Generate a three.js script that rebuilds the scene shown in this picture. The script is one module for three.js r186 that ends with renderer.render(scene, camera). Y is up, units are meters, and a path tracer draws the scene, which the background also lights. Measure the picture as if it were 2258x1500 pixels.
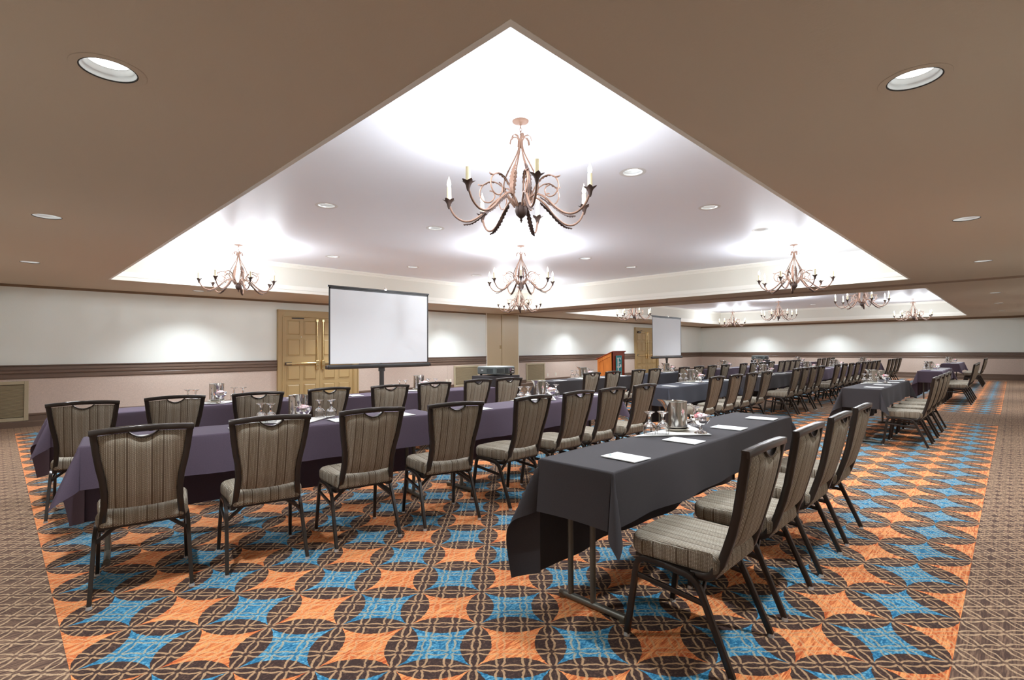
import * as THREE from 'three';
import { mergeGeometries, mergeVertices, toCreasedNormals } from 'three/addons/utils/BufferGeometryUtils.js';
import { RoundedBoxGeometry } from 'three/addons/geometries/RoundedBoxGeometry.js';
import { FontLoader } from 'three/addons/loaders/FontLoader.js';
import { TextGeometry } from 'three/addons/geometries/TextGeometry.js';

// ------------------------------------------------------------------ camera, exposure
// Room axes: x runs along the long wall with the doors (u), -z runs towards that wall (v), y is up.
const P = (u, v, y = 0) => new THREE.Vector3(u, y, -v);
const scene = new THREE.Scene();
const YAW = 0.7784, PITCH = 0.0178, ROLL = 0.0056, EYE = 1.35;
const camera = new THREE.PerspectiveCamera(2 * Math.atan(750 / 1122.06) * 180 / Math.PI, 2258 / 1500, 0.05, 80);
{
  const f = P(Math.cos(YAW), Math.sin(YAW)), r = P(Math.sin(YAW), -Math.cos(YAW)), up = new THREE.Vector3(0, 1, 0);
  const F = f.clone().multiplyScalar(Math.cos(PITCH)).addScaledVector(up, Math.sin(PITCH));
  const U = up.clone().multiplyScalar(Math.cos(PITCH)).addScaledVector(f, -Math.sin(PITCH));
  camera.position.set(0, EYE, 0);
  camera.up.copy(U.multiplyScalar(Math.cos(ROLL)).addScaledVector(r, Math.sin(ROLL)));
  camera.lookAt(camera.position.clone().add(F));
}
scene.add(camera);
scene.background = new THREE.Color(0x000000);
const renderer = new THREE.WebGLRenderer({ antialias: true });
renderer.toneMapping = THREE.LinearToneMapping;
renderer.toneMappingExposure = 1.0;
renderer.shadowMap.enabled = true;
const DOWN_CD = 16.5, BULB_CD = 1.15;                       // candela of one recessed downlight, of one candle bulb
const DOWN_COL = new THREE.Color().setRGB(0.9, 0.985, 1.08), BULB_COL = new THREE.Color().setRGB(0.93, 0.99, 1.07);

// ------------------------------------------------------------------ room measures
const U0 = -0.67, U1 = 28.2, V0 = -0.67, V1 = 12.68, HC = 2.557, HU = 3.16;
const C1 = { u0: 1.31, u1: 11.42, v0: 1.29, v1: 10.78 }, C2 = { u0: 13.38, u1: 26.3, v0: 1.25, v1: 10.78 };

// ------------------------------------------------------------------ helpers
let seed = 7;
const rnd = () => { seed = (seed * 1664525 + 1013904223) >>> 0; return seed / 4294967296; };
const rr = (a, b) => a + (b - a) * rnd();
const taken = new Map();
function numbered(n) { const k = taken.get(n) || 0; taken.set(n, k + 1); return k ? n + '_' + String(k).padStart(3, '0') : n; }
function M(geos) {
  const a = (Array.isArray(geos) ? geos : [geos]).map(g => { const h = g.index ? g.toNonIndexed() : g.clone(); for (const k of Object.keys(h.attributes)) if (!['position', 'normal', 'uv'].includes(k)) h.deleteAttribute(k); if (!h.attributes.uv) h.setAttribute('uv', new THREE.BufferAttribute(new Float32Array(h.attributes.position.count * 2), 2)); return h; });
  return a.length === 1 ? a[0] : mergeGeometries(a);
}
function part(name, geos, mat, parent) {
  const m = new THREE.Mesh(Array.isArray(geos) ? M(geos) : geos, mat); m.name = name; m.castShadow = m.receiveShadow = true; parent.add(m); return m;
}
function tag(o, label, category, group, kind) { o.userData = {}; if (label) o.userData.label = label; if (category) o.userData.category = category; if (group) o.userData.group = group; if (kind) o.userData.kind = kind; return o; }
function thing(name, label, category, pos, turn = 0, group) {
  const o = new THREE.Group(); o.name = numbered(name); if (pos) o.position.copy(pos); o.rotation.y = turn; scene.add(o); return tag(o, label, category, group);
}
function single(name, geos, mat, label, category, group) { const m = part(numbered(name), geos, mat, scene); return tag(m, label, category, group); }
function structure(name, label, category) { const o = new THREE.Group(); o.name = name; scene.add(o); return tag(o, label, category, null, 'structure'); }
function dup(o, pos, turn, label, group) { const c = o.clone(); c.name = numbered(o.userData.kindName || o.name.replace(/_\d{3}$/, '')); c.position.copy(pos); c.rotation.y = turn; c.userData = { ...o.userData, label, group }; scene.add(c); return c; }
const bx = (w, h, d, x = 0, y = 0, z = 0) => new THREE.BoxGeometry(w, h, d).translate(x, y, z);
const rb = (w, h, d, r, x = 0, y = 0, z = 0, s = 2) => new RoundedBoxGeometry(w, h, d, s, r).translate(x, y, z);
const box2 = (u0, u1, v0, v1, y0, y1) => new THREE.BoxGeometry(u1 - u0, y1 - y0, v1 - v0).translate((u0 + u1) / 2, (y0 + y1) / 2, -(v0 + v1) / 2);
const cyl = (r0, r1, h, x, y, z, s = 16) => new THREE.CylinderGeometry(r0, r1, h, s).translate(x, y, z);
const tube = (pts, r, n = 24, s = 6, closed = false) => new THREE.TubeGeometry(new THREE.CatmullRomCurve3(pts.map(p => new THREE.Vector3(...p)), closed, 'catmullrom', 0.5), n, r, s, closed);
const lathe = (pts, s = 20) => new THREE.LatheGeometry(pts.map(p => new THREE.Vector2(...p)), s);
function rod(a, b, r, s = 10) { const A = new THREE.Vector3(...a), B = new THREE.Vector3(...b), d = B.clone().sub(A), g = new THREE.CylinderGeometry(r, r, d.length(), s); g.applyQuaternion(new THREE.Quaternion().setFromUnitVectors(new THREE.Vector3(0, 1, 0), d.normalize())); const c = A.add(B).multiplyScalar(0.5); return g.translate(c.x, c.y, c.z); }
// bar of rectangular section swept along a polyline; side gives the width direction
function sweep(pts, w, d, side = [1, 0, 0], bev = 0.18) {
  const V = pts.map(p => new THREE.Vector3(...p)), S0 = new THREE.Vector3(...side), pos = [], idx = [], uv = [];
  const sec = [[-1, -1 + bev], [-1 + bev, -1], [1 - bev, -1], [1, -1 + bev], [1, 1 - bev], [1 - bev, 1], [-1 + bev, 1], [-1, 1 - bev]];
  V.forEach((p, i) => {
    const t = (V[Math.min(i + 1, V.length - 1)]).clone().sub(V[Math.max(i - 1, 0)]).normalize();
    const s = S0.clone().addScaledVector(t, -S0.dot(t)).normalize(), n = new THREE.Vector3().crossVectors(t, s);
    sec.forEach(([a, b]) => { const q = p.clone().addScaledVector(s, a * w / 2).addScaledVector(n, b * d / 2); pos.push(q.x, q.y, q.z); uv.push(a, b); });
  });
  const N = sec.length;
  for (let i = 0; i + 1 < V.length; i++) for (let k = 0; k < N; k++) { const a = i * N + k, b = i * N + (k + 1) % N; idx.push(a, b, a + N, b, b + N, a + N); }
  for (let k = 1; k + 1 < N; k++) { idx.push(0, k + 1, k); const o = (V.length - 1) * N; idx.push(o, o + k, o + k + 1); }
  const g = new THREE.BufferGeometry(); g.setAttribute('position', new THREE.Float32BufferAttribute(pos, 3)); g.setAttribute('uv', new THREE.Float32BufferAttribute(uv, 2)); g.setIndex(idx);
  return toCreasedNormals(g, 0.9);
}
// smooth a polyline's corners
function bend(pts, r = 0.05, n = 5) {
  const out = [pts[0]];
  for (let i = 1; i + 1 < pts.length; i++) {
    const p = new THREE.Vector3(...pts[i]), a = new THREE.Vector3(...pts[i - 1]), b = new THREE.Vector3(...pts[i + 1]);
    const ra = Math.min(r, a.distanceTo(p) * 0.49), rb2 = Math.min(r, b.distanceTo(p) * 0.49);
    const s = p.clone().lerp(a, ra / a.distanceTo(p)), e = p.clone().lerp(b, rb2 / b.distanceTo(p));
    for (let k = 0; k <= n; k++) { const t = k / n, q = s.clone().multiplyScalar((1 - t) ** 2).addScaledVector(p, 2 * t * (1 - t)).addScaledVector(e, t * t); out.push([q.x, q.y, q.z]); }
  }
  out.push(pts[pts.length - 1]); return out;
}
// grid surface: f(i/nu, j/nv) -> [x, y, z, uvx, uvy]
function grid(nu, nv, f) {
  const pos = [], uv = [], idx = [];
  for (let j = 0; j <= nv; j++) for (let i = 0; i <= nu; i++) { const q = f(i / nu, j / nv, i, j); pos.push(q[0], q[1], q[2]); uv.push(q[3] ?? i / nu, q[4] ?? j / nv); }
  for (let j = 0; j < nv; j++) for (let i = 0; i < nu; i++) { const a = j * (nu + 1) + i; idx.push(a, a + 1, a + nu + 1, a + 1, a + nu + 2, a + nu + 1); }
  const g = new THREE.BufferGeometry(); g.setAttribute('position', new THREE.Float32BufferAttribute(pos, 3)); g.setAttribute('uv', new THREE.Float32BufferAttribute(uv, 2)); g.setIndex(idx); g.computeVertexNormals(); return g;
}
// ------------------------------------------------------------------ textures
function hash(x, y, s) { let h = (x * 374761393 + y * 668265263 + s * 2147483647) | 0; h = (h ^ (h >>> 13)) * 1274126177 | 0; return ((h ^ (h >>> 16)) >>> 0) / 4294967296; }
function vn(x, y, px, py, s = 0) {           // tileable value noise, periods px, py
  const xi = Math.floor(x), yi = Math.floor(y), fx = x - xi, fy = y - yi, u = fx * fx * (3 - 2 * fx), v = fy * fy * (3 - 2 * fy);
  const m = (a, p) => ((a % p) + p) % p, x0 = m(xi, px), x1 = m(xi + 1, px), y0 = m(yi, py), y1 = m(yi + 1, py);
  return (hash(x0, y0, s) * (1 - u) + hash(x1, y0, s) * u) * (1 - v) + (hash(x0, y1, s) * (1 - u) + hash(x1, y1, s) * u) * v;
}
function tex(n, m, f, color = true) {
  const d = new Uint8Array(n * m * 4); let k = 0;
  for (let j = 0; j < m; j++) for (let i = 0; i < n; i++) { const c = f(i / n, j / m, i, j); d[k++] = Math.max(0, Math.min(255, c[0])); d[k++] = Math.max(0, Math.min(255, c[1])); d[k++] = Math.max(0, Math.min(255, c[2])); d[k++] = 255; }
  const t = new THREE.DataTexture(d, n, m); t.wrapS = t.wrapT = THREE.RepeatWrapping; t.magFilter = THREE.LinearFilter; t.minFilter = THREE.LinearMipmapLinearFilter; t.generateMipmaps = true; if (color) t.colorSpace = THREE.SRGBColorSpace; t.needsUpdate = true; return t;
}
const mix = (a, b, t) => [a[0] + (b[0] - a[0]) * t, a[1] + (b[1] - a[1]) * t, a[2] + (b[2] - a[2]) * t];
// carpet: overlapping big circles (brown lenses, orange and blue stars) under a chain of small rings, printed on the pile
const Q = 0.2402, CU = 0.23, CV = 0.21;
const LR = 0.703, LO = 0.494, SR = 0.84, SO = 0.675;                // lens between two neighbouring lattice points: two arcs of radius LR, centres LO off the edge
const toLat = (a, b) => [(a + b - 1) / 2, (a - b - 1) / 2];    // lattice points at integers, spacing 1
function chain(a, b) {                       // 1 on the band outlining a small lens, 0 off; three lenses to a big edge
  let [p, r] = toLat(a, b); p *= 3; r *= 3; const pf = Math.floor(p) + 0.5, rf = Math.floor(r) + 0.5, p0 = Math.round(p), r0 = Math.round(r);
  const d1 = Math.abs(Math.hypot(p - pf, Math.abs(r - r0) + SO) - SR), d2 = Math.abs(Math.hypot(r - rf, Math.abs(p - p0) + SO) - SR), n = Math.hypot(p - p0, r - r0);
  return Math.min(1, Math.max(0, (0.055 - Math.min(d1, d2)) / 0.02)) * Math.min(1, Math.max(0, (n - 0.09) / 0.05));
}
const carpetTex = tex(2048, 2048, (s, t) => {
  const a = s * 8, b = t * 8, wa = a + (vn(s * 160, t * 160, 160, 160, 1) - 0.5) * 0.02, wb = b + (vn(s * 160, t * 160, 160, 160, 2) - 0.5) * 0.02;
  const [p, r] = toLat(wa, wb), i = Math.floor(p), j = Math.floor(r);
  const lens = Math.hypot(p - i - 0.5, Math.abs(r - Math.round(r)) + LO) < LR || Math.hypot(r - j - 0.5, Math.abs(p - Math.round(p)) + LO) < LR, orange = (i + j) % 2 === 0;
  const c = chain(wa, wb), f = vn(s * 700, t * 700, 700, 700, 3), g = vn(s * 260, t * 260, 260, 260, 4), st = vn(s * 26, t * 300, 26, 300, 5), st2 = vn(s * 60, t * 520, 60, 520, 6);
  let col;
  if (lens) { col = mix([56, 36, 30], [112, 84, 66], Math.max(0, g * 1.4 - 0.72) + 0.14 * f); col = mix(col, [184, 147, 108], c * 0.95); }
  else if (orange) { const k = st * 0.65 + st2 * 0.5; col = mix([184, 80, 34], [244, 162, 98], Math.min(1, Math.max(0, (k - 0.22) * 1.75))); col = mix(col, [214, 160, 112], c * (0.5 + 0.45 * g)); }
  else { const k = vn(s * 140, t * 340, 140, 340, 8) * 0.6 + g * 0.5; col = mix([20, 96, 134], [118, 178, 202], Math.min(1, Math.max(0, (k - 0.3) * 1.5))); col = mix(col, [176, 162, 136], c * (0.62 + 0.35 * f)); }
  const w = 0.9 + 0.2 * f; return [col[0] * w, col[1] * w, col[2] * w];
});
const borderTex = tex(1024, 1024, (s, t) => {
  const a = s * 4, b = t * 4, wa = a + (vn(s * 80, t * 80, 80, 80, 1) - 0.5) * 0.025, wb = b + (vn(s * 80, t * 80, 80, 80, 2) - 0.5) * 0.025;
  const c = chain(wa, wb), f = vn(s * 350, t * 350, 350, 350, 3), st = vn(s * 10, t * 130, 10, 130, 11), st2 = vn(s * 24, t * 230, 24, 230, 12);
  let col = mix([84, 61, 50], [166, 132, 104], Math.min(1, Math.max(0, (st * 0.6 + st2 * 0.55 - 0.34) * 1.6)) * 0.8); col = mix(col, [200, 168, 132], c * 0.92);
  const w = 0.9 + 0.2 * f; return [col[0] * w, col[1] * w, col[2] * w];
});
const pileTex = tex(512, 512, (s, t) => { const v = 255 * (0.5 * vn(s * 200, t * 200, 200, 200, 1) + 0.5 * vn(s * 400, t * 400, 400, 400, 2)); return [v, v, v]; }, false);
pileTex.repeat.set(3, 3);
// chair weave: narrow woven stripes of taupe with pale floats
const cols = []; for (let x = 0; x < 64; x++) cols.push(hash(x, 3, 9));
const fabricTex = tex(512, 512, (s, t, i, j) => {              // covers 0.16 m x 0.16 m
  const cx = Math.floor(s * 22), k = cols[cx], sx = (s * 22) % 1, ty = (t * 30 + (cx % 2) * 0.5) % 1;
  const floatOn = ty < 0.46 + 0.12 * k && sx > 0.14 && sx < 0.86 && k > 0.04, f = vn(s * 256, t * 256, 256, 256, 3);
  const base = mix([98, 83, 65], [108, 92, 73], hash(cx, 8, 2)); const c = floatOn ? mix([170, 159, 136], [214, 208, 190], k * 0.6 + 0.4 * f) : base; const w = 0.86 + 0.28 * f; return [c[0] * w, c[1] * w, c[2] * w];
});
const fabricBump = tex(256, 256, (s, t) => { const cx = Math.floor(s * 22), ty = (t * 30 + (cx % 2) * 0.5) % 1, sx = (s * 22) % 1; const v = 255 * (Math.sin(Math.PI * sx) * 0.6 + Math.sin(Math.PI * ty) * 0.4); return [v, v, v]; }, false);
for (const t of [fabricTex, fabricBump]) t.repeat.set(1 / 0.16, 1 / 0.16);
const linenTex = tex(512, 512, (s, t) => { const v = 232 + 18 * vn(s * 256, t * 64, 256, 64, 1) - 14 * vn(s * 40, t * 256, 40, 256, 2); return [v, v * 0.995, v * 0.985]; });
const plasterBump = tex(512, 512, (s, t) => { const v = 255 * (0.5 * vn(s * 64, t * 64, 64, 64, 1) + 0.5 * vn(s * 200, t * 200, 200, 200, 2)); return [v, v, v]; }, false);
const clothTex = tex(256, 256, (s, t, i, j) => { const v = 225 + 30 * vn(s * 128, t * 128, 128, 128, 1) - ((i + j) % 2) * 10; return [v, v, v]; });
clothTex.repeat.set(6, 6);
const woodTex = tex(512, 512, (s, t) => { const g = vn(s * 60, t * 4, 60, 4, 1) * 0.6 + vn(s * 160, t * 8, 160, 8, 2) * 0.4; const c = mix([196, 104, 36], [238, 152, 72], g); return c; });
// ------------------------------------------------------------------ materials
const std = (hex, o = {}) => new THREE.MeshStandardMaterial({ color: hex, roughness: 0.7, ...o });
const MAT = {
  field: new THREE.MeshStandardMaterial({ map: carpetTex, roughness: 0.97, bumpMap: pileTex, bumpScale: 0.002 }),
  border: new THREE.MeshStandardMaterial({ map: borderTex, roughness: 0.97, bumpMap: pileTex, bumpScale: 0.002 }),
  wall: std(0xe9ece4, { roughness: 0.85, bumpMap: plasterBump, bumpScale: 0.0006 }),
  wainscot: std(0xdcc9bb, { roughness: 0.9, map: linenTex }),
  trim: std(0x6e5a4c, { roughness: 0.32 }),
  lowCeil: std(0xc9b7a0, { roughness: 0.8, bumpMap: plasterBump, bumpScale: 0.0004 }),
  highCeil: std(0xecedf2, { roughness: 0.5 }),
  coffer: std(0xe0dccf, { roughness: 0.75 }),
  cornice: std(0xefebe0, { roughness: 0.6 }),
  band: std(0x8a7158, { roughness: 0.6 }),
  track: std(0xa8907a, { roughness: 0.4 }),
  door: std(0xac9162, { roughness: 0.42 }),
  pocket: std(0xbfaa86, { roughness: 0.38 }),
  brass: std(0xe6cc98, { roughness: 0.22, metalness: 1 }),
  darkMetal: std(0x4a4038, { roughness: 0.45, metalness: 0.4 }),
  grille: std(0xb3a688, { roughness: 0.55 }),
  grilleBack: std(0x4d4434, { roughness: 0.9 }),
  ivory: std(0xece4cf, { roughness: 0.4 }),
  chairMetal: std(0x362e28, { roughness: 0.28, metalness: 0.35 }),
  glide: std(0xd8d8d4, { roughness: 0.2, metalness: 0.5 }),
  fabric: new THREE.MeshStandardMaterial({ map: fabricTex, roughness: 0.72, bumpMap: fabricBump, bumpScale: 0.0012 }),
  clothBlack: new THREE.MeshPhysicalMaterial({ color: 0x413c3d, map: clothTex, roughness: 0.85, sheen: 0.35, sheenRoughness: 0.5, sheenColor: 0x8a8590, side: THREE.DoubleSide }),
  clothPurple: new THREE.MeshPhysicalMaterial({ color: 0x5c4d5c, map: clothTex, roughness: 0.82, sheen: 0.4, sheenRoughness: 0.5, sheenColor: 0x9a8ea8, side: THREE.DoubleSide }),
  clothNavy: new THREE.MeshPhysicalMaterial({ color: 0x3c3c44, map: clothTex, roughness: 0.84, sheen: 0.4, sheenRoughness: 0.5, sheenColor: 0x8a8f9c, side: THREE.DoubleSide }),
  tableLeg: std(0x6b675c, { roughness: 0.4, metalness: 0.5 }),
  tableTop: std(0x8d7a60, { roughness: 0.5 }),
  napkin: std(0xf2efe8, { roughness: 0.9 }),
  black: std(0x1a1718, { roughness: 0.7 }),
  china: std(0xefe6d6, { roughness: 0.25 }),
  steel: std(0xd3cfc8, { roughness: 0.14, metalness: 1 }),
  glass: new THREE.MeshPhysicalMaterial({ color: 0xffffff, roughness: 0.03, transmission: 1, thickness: 0.004, ior: 1.5 }),
  paper: std(0xf6f5f1, { roughness: 0.8 }),
  teal: std(0x0f8f93, { roughness: 0.5 }),
  tealLight: std(0x7fd0cf, { roughness: 0.5 }),
  rust: std(0x7d5f4e, { roughness: 0.6, metalness: 0.25 }),
  rustDark: std(0x4a3831, { roughness: 0.65, metalness: 0.25 }),
  candle: std(0xe9dcb4, { roughness: 0.5 }),
  bulb: new THREE.MeshStandardMaterial({ color: 0xffffff, emissive: 0xfff4e2, emissiveIntensity: 3.5, roughness: 0.4 }),
  lamp: new THREE.MeshStandardMaterial({ color: 0xffffff, emissive: 0xfffdf8, emissiveIntensity: 3.0, roughness: 0.4 }),
  reflector: std(0xdfe3e4, { roughness: 0.25, metalness: 0.3 }),
  ringDark: std(0x2a2420, { roughness: 0.6 }),
  ringWhite: std(0xdedcd8, { roughness: 0.5 }),
  screen: std(0xf1f2f2, { roughness: 0.9 }),
  screenBlack: std(0x35322f, { roughness: 0.45 }),
  projector: std(0x5c625f, { roughness: 0.42 }),
  projectorTop: std(0xb9bdb8, { roughness: 0.4 }),
  vent: std(0x3a3f3d, { roughness: 0.7 }),
  wood: new THREE.MeshStandardMaterial({ map: woodTex, roughness: 0.35 }),
  woodRed: new THREE.MeshStandardMaterial({ map: woodTex, color: 0xb8705a, roughness: 0.35 }),
  signWhite: std(0xf3f6f4, { roughness: 0.5 }),
  pink: std(0xf0c9cc, { roughness: 0.5 }), red: std(0xcf3f45, { roughness: 0.45 }),
};
linenTex.repeat.set(1.2, 1.2);
// ------------------------------------------------------------------ floor
{
  const fl = structure('floor');
  const quad = (u0, u1, v0, v1, per) => { const g = new THREE.BufferGeometry(); g.setAttribute('position', new THREE.Float32BufferAttribute([u0, 0, -v0, u1, 0, -v0, u1, 0, -v1, u0, 0, -v1], 3)); g.setAttribute('normal', new THREE.Float32BufferAttribute([0, 1, 0, 0, 1, 0, 0, 1, 0, 0, 1, 0], 3)); g.setAttribute('uv', new THREE.Float32BufferAttribute([[u0, v0], [u1, v0], [u1, v1], [u0, v1]].flatMap(([u, v]) => [(u - CU) / (per * Q), (v - CV) / (per * Q)]), 2)); g.setIndex([0, 1, 2, 0, 2, 3]); return g; };
  const ua = CU, ub = CU + 49 * Q, uc = CU + 57 * Q, ud = CU + 112 * Q, va = CV, vb = CV + 48 * Q;
  part('carpet_field', quad(ua, ub, va, vb, 8), MAT.field, fl); part('carpet_field', quad(uc, ud, va, vb, 8), MAT.field, fl);
  part('carpet_border', [quad(U0, ua, V0, V1, 4), quad(ub, uc, va, vb, 4), quad(ud, U1, V0, V1, 4), quad(ua, ud, V0, va, 4), quad(ua, ud, vb, V1, 4)], MAT.border, fl);
  part('slab', box2(U0 - 0.2, U1 + 0.2, V0 - 0.2, V1 + 0.2, -0.2, -0.004), MAT.grilleBack, fl);
}
// ------------------------------------------------------------------ downlight positions (u, v)
const lowSpots = [[0.33, 2.75], [0.31, 6.13], [0.31, 9.41], [2.9, 0.3], [6.43, 0.3], [9.79, 0.29], [15.8, 0.28], [19.59, 0.28], [23.97, 0.27], [2.86, 11.7], [6.4, 11.7], [9.8, 11.7], [15.8, 11.75], [19.83, 11.75], [24.14, 11.7], [27.2, 2.75], [27.2, 6.1], [27.2, 9.4]];
const highSpots = [[4.58, 2.76], [6.43, 2.76], [8.23, 2.73], [2.89, 6.1], [4.59, 6.12], [8.28, 6.09], [9.91, 6.04], [4.56, 9.36], [6.4, 9.35], [8.23, 9.33], [24.16, 6.0], [15.8, 6.05], [17.9, 6.05], [17.9, 2.75], [17.9, 9.35]];  // far-room entries after the first are unseen, added to light that room
// ------------------------------------------------------------------ ceilings and coffers
{
  const rect = (c, S) => { const s = new S(); s.moveTo(c.u0, c.v0); s.lineTo(c.u1, c.v0); s.lineTo(c.u1, c.v1); s.lineTo(c.u0, c.v1); s.closePath(); return s; };
  const slab = (c, holes, y, t) => { const s = rect(c, THREE.Shape); holes.forEach(h => s.holes.push(h)); const g = new THREE.ExtrudeGeometry(s, { depth: t, bevelEnabled: false, curveSegments: 40 }); g.rotateX(-Math.PI / 2); return g.translate(0, y, 0); };
  const dot = r => ([u, v]) => { const p = new THREE.Path(); p.absarc(u, v, r, 0, Math.PI * 2, true); return p; };
  const ce = structure('ceiling');
  part('lower_ceiling', slab({ u0: U0 - 0.1, u1: U1 + 0.1, v0: V0 - 0.1, v1: V1 + 0.1 }, [rect(C1, THREE.Path), rect(C2, THREE.Path), ...lowSpots.map(dot(0.1))], HC, 0.03), MAT.lowCeil, ce);
  for (const c of [C1, C2]) {
    part('upper_ceiling', slab({ u0: c.u0 - 0.05, u1: c.u1 + 0.05, v0: c.v0 - 0.05, v1: c.v1 + 0.05 }, highSpots.filter(([u]) => u > c.u0 && u < c.u1).map(dot(0.1)), HU, 0.03), MAT.highCeil, ce);
    const ring = (out, inn, y0, y1) => [box2(c.u0 - out, c.u1 + out, c.v0 - out, c.v0 + inn, y0, y1), box2(c.u0 - out, c.u1 + out, c.v1 - inn, c.v1 + out, y0, y1), box2(c.u0 - out, c.u0 + inn, c.v0 + inn, c.v1 - inn, y0, y1), box2(c.u1 - inn, c.u1 + out, c.v0 + inn, c.v1 - inn, y0, y1)];
    part('coffer_wall', ring(0.06, 0, HC + 0.002, HU + 0.02), MAT.coffer, ce);
    // cornice: plain fillet, groove, upper step; crown moulding at the top
    part('cornice', [...ring(0, 0.03, HC - 0.002, HC + 0.05), ...ring(0, 0.018, HC + 0.05, HC + 0.06), ...ring(0, 0.036, HC + 0.06, HC + 0.115), ...ring(0, 0.024, HC + 0.115, HC + 0.13), ...ring(0, 0.012, HC + 0.13, HC + 0.15)], MAT.cornice, ce);
    part('crown_moulding', [...ring(0, 0.075, HU - 0.028, HU), ...ring(0, 0.055, HU - 0.045, HU - 0.028), ...ring(0, 0.03, HU - 0.07, HU - 0.045), ...ring(0, 0.014, HU - 0.085, HU - 0.07)], MAT.cornice, ce);
  }
  part('attic', box2(U0 - 0.2, U1 + 0.2, V0 - 0.2, V1 + 0.2, HU + 0.25, HU + 0.35), MAT.grilleBack, ce);
  const tr = structure('trim_1');   // folding-wall track across the lower ceiling
  part('track_rail', [box2(12.33, 12.35, V0, V1, HC - 0.022, HC + 0.002), box2(12.42, 12.44, V0, V1, HC - 0.022, HC + 0.002), box2(12.27, 12.3, V0, V1, HC - 0.008, HC + 0.002), box2(12.47, 12.5, V0, V1, HC - 0.008, HC + 0.002)], MAT.track, tr);
  part('track_slot', box2(12.35, 12.42, V0, V1, HC - 0.006, HC + 0.001), MAT.lowCeil, tr);
}
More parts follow.
